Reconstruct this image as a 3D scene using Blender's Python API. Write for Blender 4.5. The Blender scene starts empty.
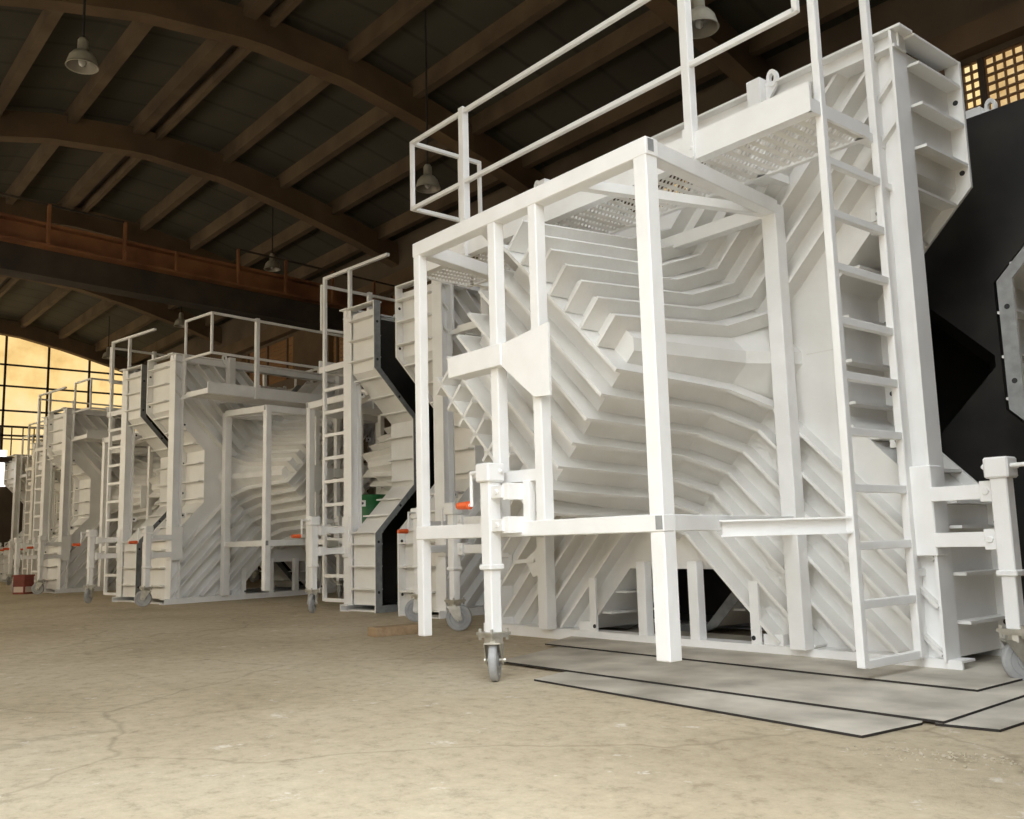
import bpy, math, random
from mathutils import Vector, Matrix
from mathutils.geometry import tessellate_polygon
random.seed(7)
S = 0.72                      # one layout unit = camera height = 0.72 m
scene = bpy.context.scene
col = scene.collection
R = math.radians

# ------------------------------------------------------------------ materials
def mat(name, base=(0.8,0.8,0.8), rough=0.5, metal=0.0):
    m = bpy.data.materials.new(name); m.use_nodes = True
    b = m.node_tree.nodes['Principled BSDF']
    b.inputs['Base Color'].default_value = (*base, 1)
    b.inputs['Roughness'].default_value = rough
    b.inputs['Metallic'].default_value = metal
    return m
def nodes(m): return m.node_tree.nodes, m.node_tree.links, m.node_tree.nodes['Principled BSDF']
def add(nt, t, **kw):
    n = nt.new(t)
    for k, v in kw.items():
        if k.startswith('i_'): n.inputs[k[2:].replace('_',' ')].default_value = v
        else: setattr(n, k, v)
    return n
def ramp(nt, stops):
    r = nt.new('ShaderNodeValToRGB'); e = r.color_ramp.elements
    e[0].position, e[0].color = stops[0][0], (*stops[0][1], 1)
    e[1].position, e[1].color = stops[-1][0], (*stops[-1][1], 1)
    for p, c in stops[1:-1]:
        x = e.new(p); x.color = (*c, 1)
    return r
def noisy(name, c0, c1, scale=4, rough=0.5, metal=0.0, bump=0.0, bscale=60, detail=6, stretch=None, coord='Object', lo=.35, hi=.68):
    m = mat(name, c0, rough, metal); nt, lk, b = nodes(m)
    tc = add(nt, 'ShaderNodeTexCoord'); src = tc.outputs[coord]
    if stretch:
        mp = add(nt, 'ShaderNodeMapping'); mp.inputs['Scale'].default_value = stretch
        lk.new(src, mp.inputs['Vector']); src = mp.outputs['Vector']
    n = add(nt, 'ShaderNodeTexNoise', i_Scale=scale, i_Detail=detail); lk.new(src, n.inputs['Vector'])
    r = ramp(nt, [(lo, c0), (hi, c1)]); lk.new(n.outputs['Fac'], r.inputs['Fac'])
    lk.new(r.outputs['Color'], b.inputs['Base Color'])
    if bump:
        n2 = add(nt, 'ShaderNodeTexNoise', i_Scale=bscale, i_Detail=4); lk.new(src, n2.inputs['Vector'])
        bp = add(nt, 'ShaderNodeBump', i_Strength=bump, i_Distance=0.01)
        lk.new(n2.outputs['Fac'], bp.inputs['Height']); lk.new(bp.outputs['Normal'], b.inputs['Normal'])
    return m
M = {}
M['white'] = noisy('white_paint', (.80,.785,.75), (.88,.87,.84), 3, .42, bump=.12, bscale=35)
M['white_tube'] = noisy('white_tube_paint', (.86,.85,.83), (.92,.915,.90), 5, .38, bump=.05, bscale=40)
M['galv'] = noisy('bare_grey_steel', (.27,.275,.27), (.38,.385,.38), 14, .5, .15)
M['zinc'] = noisy('zinc_plated_steel', (.50,.48,.42), (.66,.64,.58), 20, .35, .8)
M['tyre'] = noisy('grey_wheel_rubber', (.30,.30,.30), (.43,.43,.425), 10, .55)
M['liner'] = noisy('black_release_oil', (.012,.011,.010), (.045,.038,.030), 2.2, .55, bump=.1, bscale=8)
M['orange'] = mat('orange_grip', (.80,.13,.03), .45)
M['hole'] = mat('dark_bolt_hole', (.03,.03,.03), .7)
M['concrete'] = noisy('brown_beam_concrete', (.085,.052,.027), (.15,.095,.05), 1.2, .9, bump=.3, bscale=20, stretch=(1,1,1))
M['purlin'] = noisy('purlin_concrete', (.08,.052,.028), (.14,.095,.055), 1.5, .9, bump=.2, bscale=20)
M['rust'] = noisy('rust_red_girder', (.15,.055,.022), (.30,.13,.05), 1.8, .7, bump=.1, bscale=15)
M['dark_steel_gap'] = noisy('dark_girder_and_gap', (.03,.022,.016), (.06,.045,.03), 2, .8)
M['mesh'] = noisy('mesh_paint', (.74,.72,.68), (.82,.80,.77), 10, .5)
M['wall'] = noisy('grimy_wall', (.07,.05,.032), (.15,.11,.075), .6, .95, bump=.2, bscale=12)
M['mullion'] = mat('dark_mullion', (.045,.03,.018), .8)
M['brown_bar'] = mat('brown_lattice', (.20,.115,.06), .8)
M['wood'] = noisy('raw_plank_wood', (.30,.20,.11), (.42,.30,.18), 3, .8, stretch=(1,8,8))
M['green'] = noisy('green_enamel', (.01,.10,.03), (.02,.20,.06), 4, .4)
M['redbox'] = noisy('red_carton', (.14,.025,.015), (.22,.04,.022), 6, .7)
M['label'] = mat('pale_label', (.55,.45,.38), .7)
M['lamp'] = noisy('dusty_lamp_enamel', (.27,.25,.19), (.38,.35,.28), 6, .5)
M['lampin'] = mat('lamp_reflector_inside', (.28,.25,.21), .4, .3)
M['glassbulb'] = mat('bulb_glass', (.40,.38,.35), .15)
M['cable'] = mat('black_cable', (.02,.018,.015), .7)

# steel floor sheets
m = noisy('dusty_floor_sheet', (.36,.325,.265), (.64,.59,.50), 3.0, .62, .05, bump=.05, bscale=20, coord='Object'); M['sheet'] = m
M['sheetedge'] = mat('sheet_edge_shadow', (.025,.02,.016), .8)  # near-black edge colour stands in for the shadow gaps round the sheets

# roof slabs: panel joints follow the hall
m = mat('roof_slab', (.2,.18,.13), .95); nt, lk, b = nodes(m)
tc = add(nt, 'ShaderNodeTexCoord')
n = add(nt, 'ShaderNodeTexNoise', i_Scale=.5, i_Detail=5); lk.new(tc.outputs['Object'], n.inputs['Vector'])
r = ramp(nt, [(.3, (.042,.037,.026)), (.7, (.072,.064,.046))]); lk.new(n.outputs['Fac'], r.inputs['Fac'])
w = add(nt, 'ShaderNodeTexWave', wave_type='BANDS', bands_direction='X', i_Scale=.42); lk.new(tc.outputs['Object'], w.inputs['Vector'])
r2 = ramp(nt, [(0.0, (.68,.68,.68)), (.04, (1,1,1))]); lk.new(w.outputs['Fac'], r2.inputs['Fac'])
mx = add(nt, 'ShaderNodeMixRGB', blend_type='MULTIPLY'); mx.inputs['Fac'].default_value = 1
lk.new(r.outputs['Color'], mx.inputs['Color1']); lk.new(r2.outputs['Color'], mx.inputs['Color2']); lk.new(mx.outputs['Color'], b.inputs['Base Color'])
M['roof'] = m

# concrete floor with stains, dust and cracks
m = mat('floor_concrete', (.4,.35,.27), .85); nt, lk, b = nodes(m)
tc = add(nt, 'ShaderNodeTexCoord')
n1 = add(nt, 'ShaderNodeTexNoise', i_Scale=.55, i_Detail=8, i_Roughness=.62); lk.new(tc.outputs['Object'], n1.inputs['Vector'])
r1 = ramp(nt, [(.30, (.40,.325,.215)), (.5, (.52,.435,.305)), (.72, (.60,.52,.385))]); lk.new(n1.outputs['Fac'], r1.inputs['Fac'])
n2 = add(nt, 'ShaderNodeTexNoise', i_Scale=11, i_Detail=12, i_Roughness=.8); lk.new(tc.outputs['Object'], n2.inputs['Vector'])
r2 = ramp(nt, [(.36, (.66,.64,.60)), (.47, (.93,.92,.90)), (.58, (1.03,1.03,1.02)), (.72, (1.20,1.19,1.17))]); lk.new(n2.outputs['Fac'], r2.inputs['Fac'])
mx = add(nt, 'ShaderNodeMixRGB', blend_type='MULTIPLY'); mx.inputs['Fac'].default_value = 1
lk.new(r1.outputs['Color'], mx.inputs['Color1']); lk.new(r2.outputs['Color'], mx.inputs['Color2'])
nd = add(nt, 'ShaderNodeTexNoise', i_Scale=1.6, i_Detail=4); lk.new(tc.outputs['Object'], nd.inputs['Vector'])
mv = add(nt, 'ShaderNodeMixRGB'); mv.inputs['Fac'].default_value = .35
lk.new(tc.outputs['Object'], mv.inputs['Color1']); lk.new(nd.outputs['Color'], mv.inputs['Color2'])
vo = add(nt, 'ShaderNodeTexVoronoi', feature='DISTANCE_TO_EDGE', i_Scale=.62); lk.new(mv.outputs['Color'], vo.inputs['Vector'])
r3 = ramp(nt, [(.0, (.52,.50,.46)), (.007, (1,1,1))]); lk.new(vo.outputs['Distance'], r3.inputs['Fac'])
mx2 = add(nt, 'ShaderNodeMixRGB', blend_type='MULTIPLY'); mx2.inputs['Fac'].default_value = .5
lk.new(mx.outputs['Color'], mx2.inputs['Color1']); lk.new(r3.outputs['Color'], mx2.inputs['Color2'])
# pale spilled-paint specks
n4 = add(nt, 'ShaderNodeTexNoise', i_Scale=5, i_Detail=10, i_Roughness=.75); lk.new(tc.outputs['Object'], n4.inputs['Vector'])
r4 = ramp(nt, [(.60, (0,0,0)), (.66, (1,1,1))]); lk.new(n4.outputs['Fac'], r4.inputs['Fac'])
mx3 = add(nt, 'ShaderNodeMixRGB'); lk.new(r4.outputs['Color'], mx3.inputs['Fac'])
lk.new(mx2.outputs['Color'], mx3.inputs['Color1']); mx3.inputs['Color2'].default_value = (.66,.60,.50,1)
lk.new(mx3.outputs['Color'], b.inputs['Base Color'])
bp = add(nt, 'ShaderNodeBump', i_Strength=.7, i_Distance=.012); lk.new(n2.outputs['Fac'], bp.inputs['Height']); lk.new(bp.outputs['Normal'], b.inputs['Normal'])
M['floor'] = m

# lit translucent glazing, yellowed and stained
def glazing(name, stops, strength, scale=.5, brick=False):
    m = mat(name, (.5,.4,.2), .5); nt, lk, b = nodes(m)
    tc = add(nt, 'ShaderNodeTexCoord')
    n = add(nt, 'ShaderNodeTexNoise', i_Scale=scale, i_Detail=7, i_Roughness=.6); lk.new(tc.outputs['Object'], n.inputs['Vector'])
    r = ramp(nt, stops); lk.new(n.outputs['Fac'], r.inputs['Fac'])
    lk.new(r.outputs['Color'], b.inputs['Emission Color']); b.inputs['Emission Strength'].default_value = strength
    b.inputs['Base Color'].default_value = (.1,.08,.05,1)
    return m
M['glaze'] = glazing('yellowed_glazing', [(.3, (.62,.36,.10)), (.48, (1.0,.70,.29)), (.7, (1.0,.84,.50))], 1.0, .45)
M['side_glow'] = glazing('added_side_glow', [(.3, (1.0,.84,.60)), (.7, (1.0,.93,.76))], 2.5, .4)  # glow of unseen side panes, added to light the far aisle
M['glass_block'] = glazing('glowing_block_glass', [(.3, (.55,.33,.12)), (.5, (.85,.60,.28)), (.7, (1.0,.85,.55))], .9, 3.0)
M['glass_yellow'] = glazing('yellow_pane', [(.3, (.95,.60,.2)), (.7, (1.0,.85,.45))], 1.0, 2.0)
M['doorlight'] = glazing('door_daylight', [(.3, (1,.97,.9)), (.7, (1,1,1))], 2.0, 1)

# ------------------------------------------------------------------ geometry helpers (layout units in, metres out)
MIR = 1
class MB:
    def __init__(s): s.v = []; s.f = []; s.mi = []
    def addf(s, vs, fs, k=0):
        o = len(s.v); s.v += [tuple(v) for v in vs]
        for f in fs: s.f.append([i + o for i in f]); s.mi.append(k)
        return s
    def box(s, x0, x1, y0, y1, z0, z1, k=0):
        vs = [(x0,y0,z0),(x1,y0,z0),(x1,y1,z0),(x0,y1,z0),(x0,y0,z1),(x1,y0,z1),(x1,y1,z1),(x0,y1,z1)]
        return s.addf(vs, [(0,3,2,1),(4,5,6,7),(0,1,5,4),(1,2,6,5),(2,3,7,6),(3,0,4,7)], k)
    def bar(s, p, q, w, h, up=(0,0,1), k=0):
        p, q = Vector(p), Vector(q); d = (q - p).normalized(); u = Vector(up)
        if abs(d.dot(u)) > .98: u = Vector((0,1,0))
        r = d.cross(u).normalized() * (w / 2); u = r.cross(d).normalized() * (h / 2)
        vs = [p - r - u, p + r - u, p + r + u, p - r + u, q - r - u, q + r - u, q + r + u, q - r + u]
        return s.addf(vs, [(0,1,2,3),(7,6,5,4),(0,4,5,1),(1,5,6,2),(2,6,7,3),(3,7,4,0)], k)
    def tube(s, p, q, r0, r1=None, n=12, caps=True, k=0):
        r1 = r0 if r1 is None else r1
        p, q = Vector(p), Vector(q); d = (q - p).normalized()
        a = d.cross(Vector((0,0,1)) if abs(d.z) < .9 else Vector((1,0,0))).normalized(); b = d.cross(a)
        vs = []
        for c, r in ((p, r0), (q, r1)):
            vs += [c + (a * math.cos(2*math.pi*i/n) + b * math.sin(2*math.pi*i/n)) * r for i in range(n)]
        fs = [(i, (i+1) % n, n + (i+1) % n, n + i) for i in range(n)]
        if caps: fs += [tuple(range(n-1, -1, -1)), tuple(range(n, 2*n))]
        return s.addf(vs, fs, k)
    def lathe(s, prof, c=(0,0,0), n=24, k=0):
        vs = []; m = len(prof)
        for r, z in prof: vs += [(c[0] + r*math.cos(2*math.pi*i/n), c[1] + r*math.sin(2*math.pi*i/n), c[2] + z) for i in range(n)]
        fs = [(j*n+i, j*n+(i+1) % n, (j+1)*n+(i+1) % n, (j+1)*n+i) for j in range(m-1) for i in range(n)]
        return s.addf(vs, fs, k)
    def prism(s, pts, off, k=0):
        """closed polygon pts (3-D) swept by vector off"""
        n = len(pts); P = [Vector(p) for p in pts]; o = Vector(off)
        tri = tessellate_polygon([P])
        vs = P + [p + o for p in P]
        fs = [tuple(t) for t in tri] + [tuple(i + n for i in reversed(t)) for t in tri]
        fs += [(i, (i+1) % n, n + (i+1) % n, n + i) for i in range(n)]
        return s.addf(vs, fs, k)
    def build(s, name, m, parent=None, bevel=0, smooth=False):
        me = bpy.data.meshes.new(name)
        me.from_pydata([(x*S*MIR, y*S, z*S) for x, y, z in s.v], [], s.f)
        for mm in (m if isinstance(m, (list, tuple)) else [m]): me.materials.append(mm)
        for i, p in enumerate(me.polygons): p.material_index = s.mi[i]; p.use_smooth = smooth
        import bmesh
        bm = bmesh.new(); bm.from_mesh(me); bmesh.ops.recalc_face_normals(bm, faces=bm.faces); bm.to_mesh(me); bm.free()
        o = bpy.data.objects.new(name, me); col.objects.link(o)
        if parent: o.parent = parent
        if bevel:
            b = o.modifiers.new('bevel', 'BEVEL'); b.width = bevel*S; b.segments = 1; b.limit_method = 'ANGLE'; b.angle_limit = R(50)
        return o
def tag(o, label=None, cat=None, group=None, kind=None):
    if label: o['label'] = label
    if cat: o['category'] = cat
    if group: o['group'] = group
    if kind: o['kind'] = kind
    return o
def empty(name, loc, rz=0, **kw):
    o = bpy.data.objects.new(name, None); col.objects.link(o); o.empty_display_size = .2
    o.location = [c*S for c in loc]; o.rotation_euler = (0, 0, rz); return tag(o, **kw)
def copy_tree(o, parent=None, skip=()):
    c = o.copy(); col.objects.link(c); c.parent = parent
    for ch in o.children:
        if ch.name.split('.')[0] in skip: continue
        copy_tree(ch, c, skip)
    return c

# ------------------------------------------------------------------ one mould half
# local axes: x to the right seen from its ribbed front, y from the front (0) to the parting flange (0.9), z up
Z0 = 2.45
def mirror(h): return h + [(-x, z) for x, z in reversed(h)]
def outline(e, ex, wx, top, en, bot, notch=1.74):
    """hourglass block outline, x > 0 half from the top notch round to the bottom notch, then mirrored"""
    k = 1.27 + (e - 1.28)
    h = [(notch - en, notch), (top - en, top), (ex, top), (ex, ex - e), (wx, wx - e), (wx, e - wx), (ex, e - ex), (ex, -bot), (bot - en, -bot), (notch - en, -notch)]
    return mirror(h)
OUT = outline(1.28, 2.55, 1.8, 2.25, 1.15, 2.35)
def DIA(e, y, c=.05):                          # square on its corner, corners cut flat
    return [(e-c, y, Z0-c), (e-c, y, Z0+c), (c, y, Z0+e-c), (-c, y, Z0+e-c), (c-e, y, Z0+c), (c-e, y, Z0-c), (-c, y, Z0-e+c), (c, y, Z0-e+c)]
SKIN = [(1.53, .17), (1.29, -.27), (1.15, -1.46)]

def shell(off, name, m, parent):
    """stepped skin of the mould; off > 0 moves it to the inside of the casting space"""
    b = MB(); e = off
    o2 = outline(1.28 - e, 2.55 - e, 1.8 - e, 2.25, 1.15 - e, 2.35 - e, 1.74 - e)
    outer = [Vector((x, .17 + e, Z0 + z)) for x, z in o2]
    loops = [DIA(t - e*1.2, y + e) for t, y in SKIN]
    hole = [Vector(p) for p in loops[0]]
    tri = tessellate_polygon([outer, hole]); allv = outer + hole
    b.addf(allv, [tuple(t) for t in tri])
    n = len(outer)
    back = [Vector((p.x, .88, p.z)) for p in outer]
    fs = []
    for i in range(n):
        a, c = outer[i], outer[(i+1) % n]
        if abs(a.z - c.z) < 1e-6 and a.z > Z0 + 2.2: continue          # the casting ends on top stay open
        fs.append((i, (i+1) % n, n + (i+1) % n, n + i))
    b.addf(outer + back, fs)
    for l0, l1 in zip(loops, loops[1:]):
        b.addf(l0 + l1, [(i, (i+1) % 8, 8 + (i+1) % 8, 8 + i) for i in range(8)])
    b.addf(loops[-1], [tuple(range(8))])
    return b.build(name, m, parent)

def rib_plate(fam, c, path, th=.028):
    """plate in the plane diff=c ('D') or sum=c ('S'); path holds (t, y)"""
    b = MB(); h = th / 2 / math.sqrt(2)
    pts = []
    for t, y in path:
        if fam == 'D': x, z = (t + c)/2, (t - c)/2
        else: x, z = (c + t)/2, (c - t)/2
        pts.append((x, y, Z0 + z))
    d = Vector((h, 0, -h)) if fam == 'D' else Vector((h, 0, h))
    b.prism([tuple(Vector(p) - d) for p in pts], 2*d)
    return b
def half_path(t_out, t_end):
    return [(t_out, .0), (1.70, .0), (1.43, -.40), (1.30, -1.65), (t_end, -1.65), (t_end, -1.45), (1.10, -1.45), (1.26, -.29), (1.60, .18), (t_out, .18)]
def full_path(ta, tb):
    a = half_path(ta, 0)[:4]; a2 = half_path(ta, 0)[6:]
    c = half_path(tb, 0)[:4]; c2 = half_path(tb, 0)[6:]
    return a + [(-t, y) for t, y in reversed(c)] + [(-t, y) for t, y in reversed(c2)] + a2
def side_x(z, k=0):
    """x of the side skin at height z"""
    d = abs(z - Z0)
    if d <= .52: return 1.8 + k
    if d >= 1.27: return 2.55 + k
    return d + 1.28 + k

def h_column(b, x0, x1, y0, y1, z0, z1, t=.022):
    b.box(x0, x0 + t, y0, y1, z0, z1); b.box(x1 - t, x1, y0, y1, z0, z1)
    ym = y0 + (y1 - y0)*.55
    b.box(x0 + t, x1 - t, ym - t/2, ym + t/2, z0, z1)

def make_jack(root, x, y, dz, side, crank):
    """screw jack on a swivel castor; side = direction (+1/-1) of its crank"""
    b = MB(); b.box(x-.055, x+.055, y-.055, y+.055, .80+dz, 1.425+dz)
    b.box(x-.068, x+.068, y-.068, y+.068, .78+dz, .82+dz)
    j = b.build('jack_stand', M['white_tube'], root, .008)
    b = MB(); b.box(x-.080, x+.080, y-.080, y+.080, 1.42+dz, 1.56+dz); b.tube((x-.11, y-.03, 1.50+dz), (x-.08, y-.03, 1.50+dz), .02); b.tube((x+.08, y+.03, 1.50+dz), (x+.11, y+.03, 1.50+dz), .02)
    b.build('jack_head', M['white_tube'], j, .012)
    b = MB(); b.box(x-.046, x+.046, y-.046, y+.046, .35, .80+dz)
    b.build('inner_tube', M['white_tube'], j, .006)
    b = MB(); b.box(x-.09, x+.09, y-.09, y+.09, .335, .355); b.box(x-.08, x+.08, y-.08, y+.08, .318, .336)
    for sx in (-1, 1):
        for sy in (-1, 1): b.tube((x+sx*.07, y+sy*.07, .30), (x+sx*.07, y+sy*.07, .38), .012, n=6)
    b.build('caster_plate', M['zinc'], j)
    # swivel fork and wheel, trailing
    a = R(133) if x < 1 and x > 0 else R(42); dx, dy = math.cos(a), math.sin(a); nx, ny = -dy, dx
    cx, cy = x + dx*.045, y + dy*.045
    b = MB(); b.tube((x, y, .27), (x, y, .32), .07)
    for s in (-1, 1):
        ox, oy = nx*s*.055, ny*s*.055
        P = [(-.09, .28), (.07, .28), (.085, .14), (.045, .11), (.005, .14)]
        b.prism([(x + dx*u + ox, y + dy*u + oy, z) for u, z in P], (nx*s*.008, ny*s*.008, 0))
    b.prism([(x + dx*u - nx*.055, y + dy*u - ny*.055, .275) for u in (-.09, .07)] + [(x + dx*u + nx*.055, y + dy*u + ny*.055, .275) for u in (.07, -.09)], (0, 0, .01))
    b.tube((cx - nx*.08, cy - ny*.08, .15), (cx + nx*.08, cy + ny*.08, .15), .016, n=8)
    b.build('caster_fork', M['zinc'], j)
    b = MB(); n = 28; prof = [(.04, .034), (.06, .034), (.065, .022), (.102, .022), (.108, .030), (.140, .029), (.150, .016), (.150, -.016), (.140, -.029), (.108, -.030), (.102, -.022), (.065, -.022), (.06, -.034), (.04, -.034)]
    vs = []; m = len(prof)
    for r, w in prof:
        for i in range(n):
            q = 2*math.pi*i/n; u, z = r*math.cos(q), r*math.sin(q)
            vs.append((cx + dx*u + nx*w, cy + dy*u + ny*w, .15 + z))
    b.addf(vs, [(k*n+i, k*n+(i+1) % n, ((k+1) % m)*n+(i+1) % n, ((k+1) % m)*n+i) for k in range(m) for i in range(n)])
    b.build('caster_wheel', M['tyre'], j, smooth=False)
    if crank:
        s = side; z1, z2 = 1.50+dz, 1.26+dz
        b = MB(); b.tube((x+s*.08, y-.03, z1), (x+s*.19, y-.03, z1), .014); b.tube((x+s*.19, y-.03, z1+.012), (x+s*.19, y-.03, z2-.012), .014); b.tube((x+s*.19, y-.03, z2), (x+s*.23, y-.03, z2), .014)
        b.build('crank', M['white_tube'], j)
        b = MB(); b.tube((x+s*.215, y-.03, z2), (x+s*.36, y-.03, z2), .032, .027)
        b.build('crank_grip', M['orange'], j)
    return j

def make_mould(name='mould_half', ladder=True):
    root = empty(name, (0,0,0))
    shell(0, 'shell_plate', M['white'], root)
    shell(.035, 'cavity_lining', M['liner'], root)
    D = [-1.15, -.81, -.47, -.13, .21, .55, .89]
    SS = [.87, .54, .21, -.13, -.47, -.81, -1.15]
    for d in D:
        rib_plate('D', d, half_path(min(5.06 - d, 4.46 + d), .90)).build('stiffening_rib', M['white'], root)
        if d < 1.2:
            b = rib_plate('D', d, [(-t, y) for t, y in half_path(min(5.06 + d, 4.66 - d), .90 if d > -1.1 else .9)])
            b.build('stiffening_rib', M['white'], root)
    for s in SS:
        rib_plate('S', s, full_path(min(5.06 - s, 4.66 + s), min(5.06 + s, 4.46 - s))).build('stiffening_rib', M['white'], root)
    for sx in (-1, 1):
        b = MB(); b.bar((sx*1.52, .169, 2.47), (sx*1.80, .169, 2.47), .004, .008); b.build('weld_seam', M['mesh'], root)
    # horizontal ribs of the side walls
    zs = [4.57, 4.24, 3.90, 3.60, 3.34, 3.10, 2.72, 2.36, 2.02, 1.72, 1.46, 1.20, 1.02, .685, .345, .02]
    for sx in (-1, 1):
        for z in zs:
            x0 = side_x(z)
            b = MB(); xo = x0 + .115
            b.box(min(sx*(x0-.03), sx*xo), max(sx*(x0-.03), sx*xo), .19, .875, z - .011, z + .011)
            b.build('side_rib', M['white'], root)
        # top edge plate of each side wall
        b = MB(); b.box(min(sx*2.5, sx*2.668), max(sx*2.5, sx*2.668), .142, .871, 4.77, 4.79); b.build('side_rib', M['white'], root)
        # low ledges under the bottom opening
        for z in (.27, .48):
            xi = 1.15 - (2.35 - (z - .1)) if False else None
            xn = (2.45 - z) - 1.15
            b = MB(); b.box(min(sx*(xn+.03), sx*(xn-.14)), max(sx*(xn+.03), sx*(xn-.14)), .2, .86, z - .01, z + .01); b.build('ledge_rib', M['white'], root)
    # parting flange with its bare mating face
    fo = outline(1.40, 2.67, 1.92, 2.34, 1.00, 2.45, 1.59); fi = outline(1.28, 2.55, 1.8, 2.34, 1.15, 2.35)
    n = len(fi); fl = None
    def is_top(i): return abs(fi[i][1] - fi[(i+1) % n][1]) < 1e-6 and fi[i][1] > 2.2
    tops = [i for i in range(n) if is_top(i)]
    runs = [[(tops[0] + 1 + k) % n for k in range((tops[1] - tops[0] - 1) % n)], [(tops[1] + 1 + k) % n for k in range((tops[0] - tops[1] - 1) % n)]]
    runs.sort(key=len, reverse=True)
    for nm, run in zip(('parting_flange', 'notch_flange'), runs):
        b = MB(); g = MB()
        for i in run:
            q = [(p[0], .872, Z0 + p[1]) for p in (fi[i], fi[(i+1) % n], fo[(i+1) % n], fo[i])]
            b.prism(q, (0, .026, 0)); g.prism([(p[0], .898, p[2]) for p in q], (0, .008, 0))
        f_ = b.build(nm, M['white'], root); g.build('mating_face', M['galv'], f_)
        fl = fl or f_
    for sx in (-1, 1):
        for z in (4.45, 3.85, 3.30, 2.75, 2.15, 1.60, 1.05, .30):
            x = side_x(z) + .062
            b = MB(); b.tube((sx*x, .868, z), (sx*x, .909, z), .022, n=10); b.build('bolt_hole', M['hole'], fl)
    # corner columns
    for sx in (-1, 1):
        b = MB(); h_column(b, *sorted((sx*2.385, sx*2.585)), -.05, .16, .09, 4.789)
        c = b.build('corner_column', M['white_tube'], root)
        b = MB(); b.box(*sorted((sx*2.36, sx*2.60)), -.075, .10, .82, 1.46); b.build('column_sleeve', M['white_tube'], c, .008)
        # bolted ear at mid height
        b = MB(); pass
        for z in (3.43, 1.67):
            b = MB(); b.box(*sorted((sx*2.25, sx*2.388)), .05, .075, z-.05, z+.05); b.tube((sx*2.31, .045, z), (sx*2.31, .08, z), .02, n=8, k=1)
            b.build('bolted_ear', [M['white_tube'], M['hole']], c)
    # base beam and top beam
    b = MB(); b.box(-2.70, 2.68, -.02, .0, .0, .10); b.box(-2.70, 2.68, -.021, .17, .088, .105); b.box(-2.70, 2.68, -.019, .17, .0, .015)
    b.build('base_beam', M['white_tube'], root)
    b = MB(); b.box(-2.66, 2.66, -.055, .14, 4.79, 4.81); b.box(-2.60, 2.60, .03, .05, 4.67, 4.792); b.box(-2.60, 2.60, -.04, .14, 4.655, 4.675)
    b.build('top_beam', M['white_tube'], root)
    # posts and bolted lugs in the bottom opening
    for x in (-.30, .32):
        b = MB(); b.box(x-.055, x+.055, .0, .10, .10, .78); b.build('opening_post', M['white_tube'], root, .006)
    for sx, x in ((-1, -.95), (1, .97)):
        b = MB(); b.box(x-.045, x+.045, -.005, .02, .10, .62)
        st = b.build('foot_stiffener', M['white_tube'], root)
        b = MB(); b.box(*sorted((x+sx*.05, x+sx*.24)), .03, .11, .105, .19)
        b.build('foot_lug', M['white_tube'], st)
        b = MB(); b.tube((x-sx*.02, -.012, .155), (x-sx*.02, .0, .155), .02, n=8); b.build('bolt_hole', M['hole'], st)
    # weld-on handling bracket on the lower left leg
    b = MB(); b.prism([(-1.95, -.02, .80), (-1.75, -.02, .92), (-1.70, -.02, .66), (-1.82, -.02, .62)], (0, .03, 0)); b.bar((-2.1, -.03, .78), (-1.78, -.03, .80), .03, .04)
    b.build('handling_bracket', M['white_tube'], root)
    b = MB(); b.bar((.55, .80, .12), (1.02, .62, .62), .10, .02, (0,1,0)); b.build('brace_bar', M['white_tube'], root)

    # ---- support cage round the nose
    t = .10; yf = -2.18
    pr, pl = 1.885, -.745                     # post centres
    zt0, zt1 = 3.48, 3.605
    b = MB(); b.box(-.80, 1.95, yf, yf+.12, zt0, zt1); cage = b.build('cage_frame', M['white_tube'], root, .006)
    for xa, xb in ((pr, 1.45), (pl, -1.55)):
        b = MB(); b.bar((xa, yf+.1, 3.545), (xb, -.08, 3.70), .11, .12); b.build('top_side_rail', M['white_tube'], cage, .006)
    b = MB(); b.bar((-1.55, -.06, 3.69), (1.45, -.06, 3.69), .11, .12); b.build('top_rear_rail', M['white_tube'], cage, .006)
    for p_, q_, w_ in (((1.2, yf+.08, 3.53), (1.42, -.12, 3.67), .07), ((.1, yf+.08, 3.53), (-1.5, -.12, 3.67), .07)):
        b = MB(); b.bar(p_, q_, w_, w_); b.build('plan_brace', M['white_tube'], cage)
    b = MB(); b.box(1.951, 1.953, yf+.02, yf+.075, zt0+.03, zt1-.012); b.build('open_tube_end', M['galv'], cage)
    for x, w in ((pl, .088), (pr, .116)):
        b = MB(); b.box(x-w/2, x+w/2, yf+.003, yf+w, .25, zt0+.01); b.build('cage_post', M['white_tube'], cage, .006)
    for x in (.30, .79):
        b = MB(); b.box(x-.046, x+.046, yf+.005, yf+.10, 1.13, zt0+.01); b.build('cage_post', M['white_tube'], cage, .006)
    for x in (1.445, -1.56):
        b = MB(); b.box(x-.07, x+.07, -.13, .0, .10, 3.72); b.build('cage_post', M['white_tube'], cage, .006)
    b = MB(); b.box(pl-.043, pr+.062, yf-.004, yf+.1, 1.035, 1.145); b.build('mid_rail', M['white_tube'], cage, .006)
    b = MB(); b.box(pr+.0, pr+.056, yf-.0065, yf-.0035, 1.05, 1.135); b.build('open_tube_end', M['galv'], cage)
    for xa, xb in ((pr, 1.45), (pl, -1.55)):
        b = MB(); b.bar((xa, yf+.12, 1.09), (xb, -.13, 1.09), .09, .105); b.build('mid_side_rail', M['white_tube'], cage, .006)
    b = MB(); b.bar((1.80, -1.45, 1.10), (2.42, -.87, 1.10), .085, .012); b.bar((1.78, -1.40, 1.05), (2.40, -.82, 1.05), .012, .095); b.bar((1.80, -1.45, 1.0), (2.42, -.87, 1.0), .085, .012); b.build('ladder_tie', M['white_tube'], cage)
    # bracket arm and gusset
    yg = yf - .03
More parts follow.
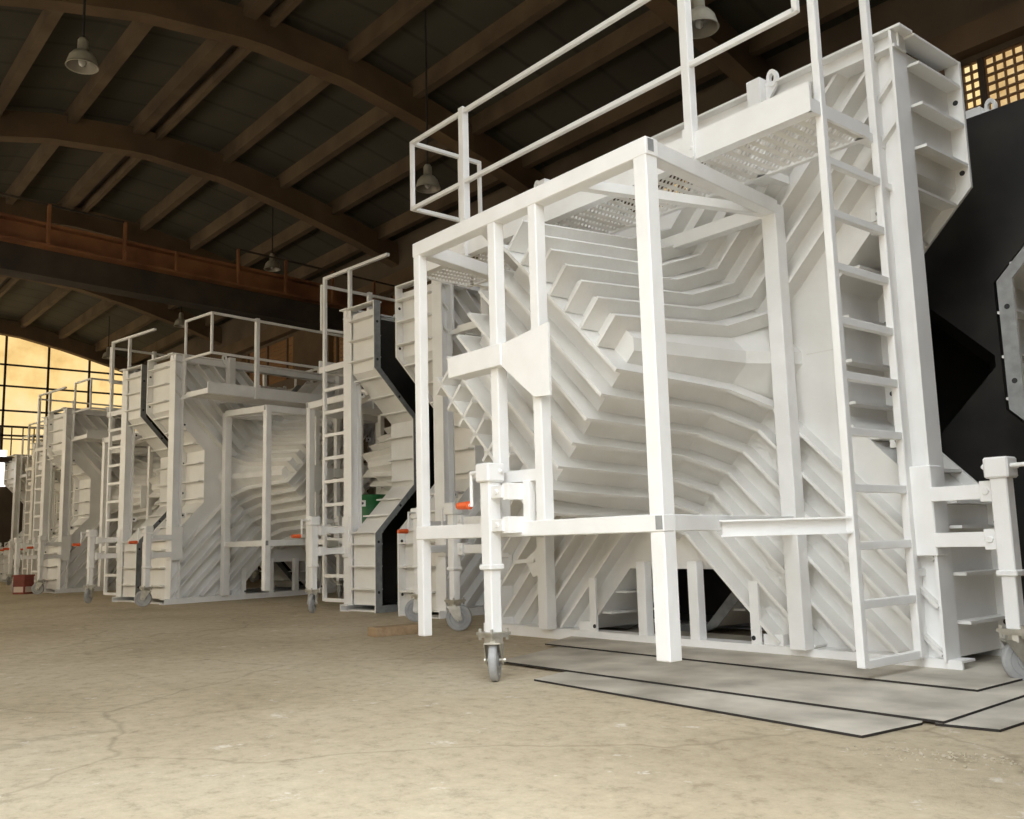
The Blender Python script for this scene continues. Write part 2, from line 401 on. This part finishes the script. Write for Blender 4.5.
    b = MB(); b.prism([(.97, yg, 2.55), (.43, yg, 2.48), (.43, yg, 2.32), (.80, yg, 2.03), (.97, yg, 2.02)], (0, .02, 0)); g = b.build('gusset_plate', M['white_tube'], cage)
    b = MB(); b.box(-.24, .44, yg-.012, yg+.02, 2.32, 2.49); b.box(-.235, .435, yg+.015, yg+.16, 2.321, 2.34); b.prism([(-.235, yg+.015, 2.489), (.435, yg+.015, 2.489), (.435, yg+.16, 2.489), (.06, yg+.16, 2.489)], (0, 0, -.015))
    b.build('bracket_arm', M['white_tube'], g, .004)
    # jack mounting frame
    b = MB(); b.box(.34, .76, yf+.02, yf+.085, 1.43, 1.52); b.box(.60, .67, yf+.005, yf+.07, 1.13, 1.44); mf = b.build('jack_mount', M['white_tube'], cage, .005)
    for z in (1.36, 1.12):
        b = MB(); b.box(.41, .545, yf-.15, yf-.075, z-.045, z+.045); b.box(.53, .60, yf-.13, yf+.04, z-.06, z+.06); b.tube((.49, yf-.165, z), (.49, yf-.145, z), .022, n=6); b.build('jack_bracket', M['white_tube'], mf, .004)
    make_jack(root, .365, yf-.11, .02, -1, True)
    # outboard jacks on short arms
    for sx in (-1, 1):
        x = sx*3.10
        make_jack(root, x, -.12, -.09, sx, True)
        for z in (1.25, .93):
            b = MB(); b.box(*sorted((sx*2.59, sx*2.97)), -.085, -.015, z-.05, z+.05); b.box(*sorted((sx*2.95, sx*3.04)), -.12, -.0, z-.07, z+.07)
            b.tube((sx*2.99, -.135, z), (sx*2.99, -.115, z), .025, n=6)
            b.build('jack_arm', M['white_tube'], root, .004)

    # ---- platform with expanded metal floor
    px0, px1, py0, py1, pz = -2.55, 2.44, -1.0, -.22, 3.92
    b = MB(); b.box(px0, px1, py0, py0+.025, pz, pz+.22); b.box(px0+.026, px1-.026, py0+.026, py0+.10, pz+.001, pz+.02)
    b.box(px0, px0+.025, py0, py1, pz, pz+.22); b.box(px1-.025, px1, py0, py1, pz, pz+.10)
    b.box(px0, px1, py1-.05, py1, pz-.005, pz+.05)
    for x in (-1.45, 0.0, 1.45): b.box(x-.03, x+.03, py0, -.0, pz+.02, pz+.09)
    for x in (-2.45, -1.5, 1.5, 2.38): b.box(x-.035, x+.035, py1-.05, .08, pz+.0, pz+.07)
    plat = b.build('platform_frame', M['white_tube'], root)
    b = MB(); ny = 15; nx = 92; dx = (px1 - px0 - .06)/nx; dy = (py1 - py0 - .1)/ny
    for j in range(ny):
        y = py0 + .09 + dy*(j+.5)
        for i in range(nx):
            x = px0 + .03 + dx*i; s = 1 if (i % 2) else -1
            p = Vector((x, y - s*dy*.5, pz + .012)); q = Vector((x + dx, y + s*dy*.5, pz + .012))
            b.addf([p + Vector((0, -.008, .006)), q + Vector((0, -.008, .006)), q + Vector((0, .008, -.006)), p + Vector((0, .008, -.006))], [(0,1,2,3)])
            
    b.build('mesh_floor', M['mesh'], plat)
    # ---- guard rail
    w = .046; yr = py0 - .0
    b = MB()
    for z in (4.70, 5.47):
        b.bar((px0, yr, z), (px1-.06, yr, z), w, w); b.bar((px0, yr, z), (px0, -.05, z), w, w)
    for x in (px0, px1-.06): b.box(x-w/2, x+w/2, yr-w/2, yr+w/2, 4.68, 5.49)
    b.box(px0-w/2, px0+w/2, -.07, -.03, 4.68, 5.49)
    rail = b.build('guard_rail', M['white_tube'], root, .006)
    for x, y in ((-1.60, yr+.03), (1.38, yr+.03)):
        b = MB(); b.box(x-.04, x+.04, y-.06, y+.02, 3.90, 5.52); b.box(x-.055, x+.055, y-.072, y-.055, 3.92, 4.18); b.tube((x+.03, y-.08, 4.0), (x+.03, y-.07, 4.0), .018, n=8)
        b.build('rail_post', M['white_tube'], rail, .006)
    for y in (-.32,):
        b = MB(); b.box(px0-.03, px0+.03, y-.03, y+.03, 3.95, 5.5); b.build('rail_post', M['white_tube'], rail, .006)
    # ---- lifting lugs above the rear posts
    for sx in (-1, 1):
        x = sx*1.38
        b = MB(); b.box(x-.07, x+.07, -.13, .02, 3.95, 4.86); lug = b.build('lifting_post', M['white_tube'], root, .006)
        b = MB(); n = 14; cx, cz = x + sx*.14, 4.84
        A = [(cx +   .052*math.cos(2*math.pi*i/n), cz + .078*math.sin(2*math.pi*i/n)) for i in range(n)]
        B = [(cx + .024*math.cos(2*math.pi*i/n), cz + .042*math.sin(2*math.pi*i/n)) for i in range(n)]
        for i in range(n):
            j = (i+1) % n; b.prism([(A[i][0], -.06, A[i][1]), (A[j][0], -.06, A[j][1]), (B[j][0], -.06, B[j][1]), (B[i][0], -.06, B[i][1])], (0, .04, 0))
        b.prism([(x + sx*.06, -.05, 4.82), (cx + sx*.05, -.05, 4.80), (cx + sx*.02, -.05, 4.74), (x + sx*.06, -.05, 4.62)], (0, .025, 0))
        b.build('lifting_eye', M['white_tube'], lug)
    if not ladder:                              # no ladder: the guard rail closes that end too
        b = MB()
        for z in (4.70, 5.47): b.bar((px1-.06, yr, z), (px1-.06, -.05, z), w, w)
        b.box(px1-.06-w/2, px1-.06+w/2, -.07, -.03, 4.0, 5.49); b.build('end_rail', M['white_tube'], rail, .006)
        return root
    # ---- ladder
    lx, ly0, ly1 = 2.42, -.84, -.10
    b = MB()
    for y in (ly0, ly1): b.box(lx-.03, lx+.03, y-.03, y+.03, .12, 5.56)
    b.box(lx-.03, lx+.03, ly0-.03, .95, 5.53, 5.58)
    for y in (ly1,):
        for z in (.7, 3.6): b.box(lx-.02, lx+.02, y+.02, y+.28, z-.025, z+.025)
    b.box(lx-.02, lx+.02, ly1, .0, .9, .95)
    lad = b.build('ladder', M['white_tube'], root, .005)
    for k in range(10):
        z = .14 + .385*k
        b = MB(); b.box(lx-.025, lx+.025, ly0+.03, ly1-.03, z-.028, z+.028); b.build('rung', M['white_tube'], lad, .004)
    return root

proto = make_mould()
MIR = -1
proto2 = make_mould(ladder=False)               # the opposite hand, without a ladder
MIR = 1
for ch in list(proto2.children_recursive):      # no tie bar where there is no ladder
    if ch.name.split('.')[0] == 'ladder_tie': bpy.data.objects.remove(ch)
def put(o, x, y, rz, label):
    o.location = (x*S, y*S, 0); o.rotation_euler = (0, 0, rz); return tag(o, label, 'mould')
def faces_near(o, cx, cy, a, label):            # ribbed front towards +x; cx, cy = its corner by the aisle, a = swing
    return put(o, cx - 2.62*math.sin(a), cy + 2.62*math.cos(a), R(90) + a, label)
def faces_far(o, cx, cy, a, label):             # ribbed front towards -x
    return put(o, cx - 2.62*math.sin(a), cy + 2.62*math.cos(a), R(-90) + a, label)
put(proto, -5.85, 6.60, 0, 'large white ribbed steel mould half with caged nose, standing on the steel sheets')
put(copy_tree(proto, skip=('jack_stand', 'jack_arm', 'ladder', 'guard_rail', 'top_beam')), -4.96, 8.62, R(180), 'mould half turned about, its black oily casting hollow behind the large caged mould')
faces_near(proto2, -10.58, 7.44, R(5), 'white mould half partly hidden behind the caged mould, past its orange-gripped crank')
faces_far(copy_tree(proto), -13.2, 7.42, R(5), 'white ladder mould half with grey flange beside the tall black gap near the plank')
faces_near(copy_tree(proto2), -17.98, 6.36, R(9), 'white mould half with railed platform, its ribbed nose facing the ladder mould')
faces_far(copy_tree(proto), -20.22, 6.10, R(10), 'white ladder mould half backing onto the railed platform mould across a thin black gap')
faces_near(copy_tree(proto2), -26.3, 6.50, R(8), 'white mould half with the red carton on the floor at its corner')
faces_far(copy_tree(proto), -28.5, 6.50, R(8), 'white ladder mould half backing onto the mould by the red carton')
faces_near(copy_tree(proto2), -33.2, 7.75, R(8), 'distant white mould half just past the red carton, ribbed side a sliver')
faces_far(copy_tree(proto), -35.4, 7.75, R(8), 'distant white ladder mould half in front of the gallery railing')
faces_near(copy_tree(proto2), -39.6, 8.10, R(8), 'smallest white mould half, closest to the bright far doorway')

# ------------------------------------------------------------------ the hall
YW, YL, XE, XN = 13.25, -3.2, -41.6, -.6
YR = 6.5
def roof_z(y):           # underside of beams
    d = abs(y - YR)
    pts = [(0, 9.86), (1.9, 9.70), (3.5, 9.36), (5.4, 8.86), (6.9, 8.36), (9.9, 7.3)]
    for (a, za), (c, zc) in zip(pts, pts[1:]):
        if d <= c: return za + (zc - za)*(d - a)/(c - a)
    return pts[-1][1]
ys = [YL, YR-6.9, YR-5.4, YR-3.5, YR-1.9, YR-.2, YR+.2, YR+1.9, YR+3.5, YR+5.4, YR+6.9]
def strip(name, xa, xb, ylist, up0, up1, m):
    b = MB(); prof = [(y, roof_z(y) + up0) for y in ylist] + [(y, roof_z(y) + up1) for y in reversed(ylist)]
    b.prism([(xa, y, z) for y, z in prof], (xb - xa, 0, 0)); return b.build(name, m)
tag(MB().box(XE, 14, -12, YW, -.3, 0).build('floor', M['floor']), kind='structure')
tag(strip('ceiling', XE, -2.0, ys, .74, .88, M['roof']), kind='structure')
for k in (0, 1, 2, 3, 4, 5, 6.45):
    x = -2.98 - 5.93*k
    o = strip('roof_beam', x-.17, x+.17, ys, 0, .56, M['concrete']); tag(o, kind='structure')
for d, hw in ((-8.6, .11), (-7.2, .085), (-5.8, .085), (-4.4, .085), (-2.95, .085), (-1.5, .085), (-.10, .12), (.33, .05), (1.95, .085), (3.4, .085), (4.85, .085), (6.2, .085)):
    y = YR + d
    o = MB().box(XE, -2.0, y-hw, y+hw, roof_z(y) + .40, roof_z(y) + .76).build('purlin_beam', M['purlin']); tag(o, kind='structure')
tag(MB().box(XE, -2.0, YR+.02, YR+.27, roof_z(YR)+.60, roof_z(YR)+.735).build('ridge_gap_strip', M['dark_steel_gap']), kind='structure')  # dark strip put in for the shaded gap between the ridge purlins
# right wall: dark masonry under a strip of glass-block windows
wz0, wz1 = 6.30, 7.64
tag(MB().box(XE, XN, YW, YW+.3, 0, wz0).build('wall_right', M['wall']), kind='structure')
tag(MB().box(XE, XN, YW, YW+.3, wz1, 9.7).build('wall_right_upper', M['wall']), kind='structure')
tag(MB().box(XE, XN, YW-.25, YW, 7.72, 8.10).build('eave_beam', M['concrete']), kind='structure')
def window(n, xa, xb, m):
    o = MB().box(xa, xb, YW+.10, YW+.16, wz0, wz1).build('window_%d' % n, m); tag(o, kind='structure')
    b = MB(); nx = max(2, round((xb - xa)/.135)); nz = 10
    for i in range(nx+1):
        xx = xa + (xb - xa)*i/nx; b.box(xx-.010, xx+.010, YW+.04, YW+.11, wz0, wz1)
    for j in range(nz+1):
        zz = wz0 + (wz1 - wz0)*j/nz; b.box(xa, xb, YW+.035, YW+.105, zz-.011, zz+.011)
    b.build('window_lattice', M['brown_bar'], o)
spans = []
for k in range(8):
    x0 = -5.62 - 6.2*k
    spans += [(x0, x0+.23, 'glass_yellow'), (x0+.31, x0+1.75, 'glass_block'), (x0+1.83, x0+3.2, 'glass_block'), (x0+3.26, x0+3.9, 'glass_yellow')]
cur = XE
for n, (a, c, mm) in enumerate(sorted(spans)):
    if a > cur: tag(MB().box(cur, a, YW-(.12 if a-cur > .5 else 0), YW+.3, wz0, wz1).build('wall_pillar', M['concrete'] if a-cur > .5 else M['mullion']), kind='structure')
    window(n+1, a, c, M[mm]); cur = c
tag(MB().box(cur, XN, YW, YW+.3, wz0, wz1).build('wall_pillar', M['wall']), kind='structure')
# unseen aisle-side wall, its openings set for the light; big doorway near the camera
tag(MB().box(XE, -9.5, YL-.3, YL, 0, 2.2).build('wall_left', M['wall']), kind='structure')
tag(MB().box(XE, -9.5, YL-.3, YL, 6.6, 8.2).build('wall_left_upper', M['wall']), kind='structure')
nw = len(spans) + 1
xx = -9.5
while xx > XE + 2:
    xw = max(XE, xx - 5.2)
    tag(MB().box(xw, xx, YL-.2, YL-.15, 2.2, 6.6).build('window_%d' % nw, M['side_glow']), kind='structure'); nw += 1  # unseen glowing panes, added to brighten the far moulds
    tag(MB().box(max(XE, xw-.73), xw, YL-.3, YL, 2.2, 6.6).build('wall_pillar', M['concrete']), kind='structure')
    xx = xw - .73
tag(MB().box(-9.5, -3.6, YL-.3, YL, 0, 8.2).build('wall_left_blocker', M['wall']), kind='structure')  # unseen solid stretch, added to cut the daylight on the mould fronts
# far end wall: yellowed translucent glazing in dark bars above a railing, low masonry
tag(MB().box(XE-.2, XE, YL, YW, 0, 3.9).build('wall_far', M['wall']), kind='structure')
tag(strip('wall_far_upper', XE-.25, XE-.02, ys, .48, .95, M['wall']), kind='structure')
b = MB(); prof = [(YL, 3.9), (YW, 3.9)] + [(y, roof_z(y) + .5) for y in reversed(ys)]
b.prism([(XE-.1, y, z) for y, z in prof], (-.05, 0, 0)); eg = tag(b.build('window_far', M['glaze']), kind='structure')
b = MB()
y = YL
while y < YW:
    b.box(XE-.06, XE+.02, y-.04, y+.04, 3.9, roof_z(y) + .7); y += 1.60
for z in (3.95, 4.75, 5.75, 6.75, 7.75, 8.62): b.box(XE-.06, XE+.02, YL, YW, z-.035, z+.035)
b.build('window_bars', M['mullion'], eg)
tag(MB().box(XE+.0, XE+.03, 6.4, 8.2, 3.7, 5.15).build('window_90', M['doorlight']), kind='structure')  # glowing panel standing in for daylight at the far door
# gallery railing in front of the glazing
rl = empty('gallery_railing', (XE+1.2, 9.3, 0), label='dark railing across the far end below the yellow window', cat='railing')
b = MB(); b.box(-.03, .03, -3.6, 3.6, 5.92, 6.0); b.box(-.03, .03, -3.6, 3.6, 5.45, 5.5); b.box(-.05, .3, -3.6, 3.6, 4.55, 4.75); b.build('top_rail', M['mullion'], rl)
for i in range(19):
    b = MB(); y = -3.6 + i*.4; b.box(-.02, .02, y-.02, y+.02, 4.74, 5.93); b.build('baluster', M['mullion'], rl)
for y in (-3.5, 0, 3.5):
    b = MB(); b.box(0, .2, y-.1, y+.1, 0, 4.56); b.build('post', M['mullion'], rl)
# near end wall out of view, placed to keep daylight off the side panel
tag(MB().box(XN, XN+.3, 2.9, YW, 0, 9.6).build('wall_near_blocker', M['wall']), kind='structure')

# ------------------------------------------------------------------ overhead crane
cr = empty('overhead_crane', (-19.75, 6.7, 0), R(8), label='rust-brown overhead crane girder with handrail spanning the hall', cat='crane')
b = MB(); b.box(-.12, .12, -9.2, 6.5, 6.88, 7.30); b.box(-.30, .30, -9.2, 6.5, 7.295, 7.35); b.box(.11, .40, -9.2, 6.5, 6.86, 6.90)
b.build('girder', M['rust'], cr)
b = MB(); b.box(-.35, .10, -9.2, 6.5, 6.34, 6.865); b.build('bottom_box', M['dark_steel_gap'], cr)
hr = None
for ya, yb in ((-6.6, -.95), (1.55, 6.4)):
    b = MB(); b.box(.38, .41, ya, yb, 7.66, 7.70); h_ = b.build('crane_handrail', M['dark_steel_gap'], cr)
    for y in [p for p in (-6.4, -4.4, -2.5, -1.0, 1.6, 2.85, 4.2, 5.5, 6.3) if ya <= p <= yb]:
        b = MB(); b.box(.37, .42, y-.03, y+.03, 6.89, 7.69); b.build('rail_post', M['rust'], h_)
b = MB(); b.box(.37, .42, .1, .16, 6.89, 7.30); b.build('stiffener_post', M['rust'], cr)

# ------------------------------------------------------------------ pendant lamps
def lamp(x, y, z, top, label):
    o = empty('pendant_lamp', (x, y, z), label=label, cat='lamp', group='pendant lamps under the roof')
    b = MB(); b.tube((0,0,.52), (0,0,(top - z)/.8), .022, n=8); b.build('cable', M['cable'], o)
    b = MB(); b.lathe([(0,.52),(.06,.52),(.085,.47),(.09,.28),(.12,.26)], n=20); b.box(-.11,-.07,-.03,.03,.36,.5); b.build('housing', M['lamp'], o, smooth=True)
    b = MB(); b.lathe([(.10,.27),(.15,.25),(.215,.17),(.25,.05),(.262,.0),(.27,-.0),(.262,-.012),(.245,.0)], n=28); s = b.build('lamp_shade', M['lamp'], o, smooth=True)
    b = MB(); b.lathe([(.246,.0),(.235,.05),(.20,.16),(.14,.235),(.0,.24)], n=28); b.build('reflector', M['lampin'], s, smooth=True)
    b = MB(); b.lathe([(0,-.01),(.05,.02),(.07,.08),(.05,.16),(.03,.22)], n=16); b.build('bulb', M['glassbulb'], o, smooth=True)
    o.scale = (.8, .8, .8)
    return o
for x, y, z, lab in ((-13.0, 3.26, 7.62, 'grey enamel pendant lamp hanging on its own high over the crane girder'),
                     (-22.0, 10.29, 8.14, 'pendant lamp just above the crane handrail by the roof beam'),
                     (-12.5, 8.64, 6.93, 'dim pendant lamp seen through the end hoop of the guard rail on the caged mould'),
                     (-6.2, 8.04, 6.68, 'pendant lamp beside the tall guard rail post of the caged mould'),
                     (-36.0, 10.33, 8.18, 'far pendant lamp hanging before the yellow end window'),
                     (-28.0, 10.13, 7.80, 'small pendant lamp hanging beyond and below the crane girder')):
    lamp(x, y, z, roof_z(y) + .5, lab)

# ------------------------------------------------------------------ camera
CP = dict(f=938.37, yaw=R(140.377), pitch=R(8.010), roll=R(-1.546))
def cam_axes():
    y, p, r = CP['yaw'], CP['pitch'], CP['roll']
    f = Vector((math.cos(y)*math.cos(p), math.sin(y)*math.cos(p), math.sin(p)))
    rt = Vector((math.sin(y), -math.cos(y), 0)); u = rt.cross(f)
    return rt*math.cos(r) + u*math.sin(r), -rt*math.sin(r) + u*math.cos(r), f
cr_, cu_, cf_ = cam_axes()
cd = bpy.data.cameras.new('camera'); cam = bpy.data.objects.new('camera', cd); col.objects.link(cam)
cd.sensor_fit = 'HORIZONTAL'; cd.sensor_width = 36; cd.lens = CP['f']/1024*36; cd.clip_start = .02; cd.clip_end = 300
mw = Matrix((cr_, cu_, -cf_)).transposed().to_4x4(); mw.translation = Vector((0, 0, S)); cam.matrix_world = mw
scene.camera = cam

# ------------------------------------------------------------------ loose things
def sheet(pts, z, name, label, th=.013):
    b = MB(); P = [(x, y, z) for x, y in pts]; b.prism(P, (0, 0, th))
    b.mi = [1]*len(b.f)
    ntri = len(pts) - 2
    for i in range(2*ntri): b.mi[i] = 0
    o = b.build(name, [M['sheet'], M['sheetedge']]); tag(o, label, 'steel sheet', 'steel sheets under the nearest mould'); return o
P2 = [(-5.302, 4.528), (-2.614, 4.331), (-2.563, 4.824), (-2.9, 5.6), (-5.6, 5.6)]
sheet(P2, .002, 'steel_sheet', 'narrow front steel sheet on the floor, nearest the camera')
P3 = [(-2.51, 4.854), (-2.207, 4.906), (-2.202, 5.629), (-1.2, 7.4), (-2.6, 7.2)]
sheet(P3, .002, 'steel_sheet', 'steel sheet on the floor at the right edge under the caster jack')
P1 = [(-6.229, 4.956), (-2.465, 4.859), (-2.513, 6.162), (-2.7, 7.0), (-7.0, 7.0)]
sheet(P1, .016, 'steel_sheet', 'wide middle steel sheet lying in front of the nearest mould')
P0 = [(-6.812, 5.965), (-2.739, 5.844), (-2.73, 6.56), (-2.8, 7.6), (-7.6, 7.6)]
sheet(P0, .030, 'steel_sheet', 'steel sheet directly under the base beam of the nearest mould')

b = MB(); b.bar((-9.205, 5.525, .05), (-9.162, 6.105, .05), .22, .10); tag(b.build('timber_plank', M['wood'], None, .006), 'short timber plank on the floor left of the near cage post', 'plank')
rb = empty('carton', (-27.03, 5.86, 0), R(30), label='small red carton with a pale label on the far floor', cat='box')
b = MB(); b.box(-.20, .20, -.15, .15, 0, .47); b.build('box_body', M['redbox'], rb, .01)
b = MB(); b.box(.201, .204, -.12, .12, .05, .19); b.box(-.16, .16, -.154, -.151, .05, .19); b.build('box_label', M['label'], rb)
b = MB(); b.box(-.21, .21, -.16, .16, .45, .49); b.build('box_lid', M['redbox'], rb)
gm = empty('green_drum', (-14.75, 8.85, 0), label='dark green drum standing inside the cage of the ladder mould by the black gap', cat='drum')
b = MB(); b.lathe([(0,0),(.28,0),(.295,.03),(.28,.06),(.28,.60),(.30,.63),(.28,.66),(.28,1.22),(.30,1.25),(.28,1.28),(.28,1.86),(.295,1.9),(.27,1.9),(.27,1.85),(0,1.85)], n=28); b.build('drum_body', M['green'], gm, smooth=True)
b = MB(); b.tube((.15,0,1.84),(.15,0,1.89),.05); b.build('bung', M['zinc'], gm)
# crumbled concrete along the sheet edges
def pebble(p, r):
    b = MB(); n = 7; vs = []
    for j, (rr, zz) in enumerate(((.9,0),(1,.35),(.55,.8))):
        vs += [(p[0] + r*rr*math.cos(2*math.pi*i/n)*random.uniform(.7,1.2), p[1] + r*rr*math.sin(2*math.pi*i/n)*random.uniform(.7,1.2), r*zz) for i in range(n)]
    fs = [(j*n+i, j*n+(i+1) % n, (j+1)*n+(i+1) % n, (j+1)*n+i) for j in range(2) for i in range(n)] + [tuple(range(2*n, 3*n)), tuple(range(n-1,-1,-1))]
    return b, vs, fs
rub = MB()
for i in range(150):
    t = random.random(); q = (-2.50 + .75*t + random.gauss(0, .05), 4.25 + .20*t - abs(random.gauss(0, .13)))
    _, vs, fs = pebble(q, random.choice((.005,.007,.010))*random.uniform(.5,1.1)); rub.addf([(x, y, z + .001) for x, y, z in vs], fs)
tag(rub.build('concrete_crumbs', noisy('crumb_concrete', (.42,.36,.26), (.56,.49,.38), 8, .9)), 'pale crumbled concrete scattered by the sheet corners', 'rubble', kind='stuff')

# ------------------------------------------------------------------ light
w = bpy.data.worlds.new('world'); scene.world = w; w.use_nodes = True
bg = w.node_tree.nodes['Background']; bg.inputs['Strength'].default_value = 5.1
nt, lk = w.node_tree.nodes, w.node_tree.links
tc = add(nt, 'ShaderNodeTexCoord'); sp = add(nt, 'ShaderNodeSeparateXYZ'); lk.new(tc.outputs['Generated'], sp.inputs['Vector'])
r = ramp(nt, [(0.0, (.04,.035,.025)), (.02, (.20,.20,.195)), (.16, (.36,.36,.355)), (.34, (.94,.975,1.0)), (1.0, (.91,.965,1.0))]); lk.new(sp.outputs['Z'], r.inputs['Fac']); lk.new(r.outputs['Color'], bg.inputs['Color'])
scene.view_settings.view_transform = 'Standard'; scene.view_settings.look = 'None'
scene.view_settings.gamma = 1; scene.view_settings.use_curve_mapping = False
scene.view_settings.exposure = 0.1
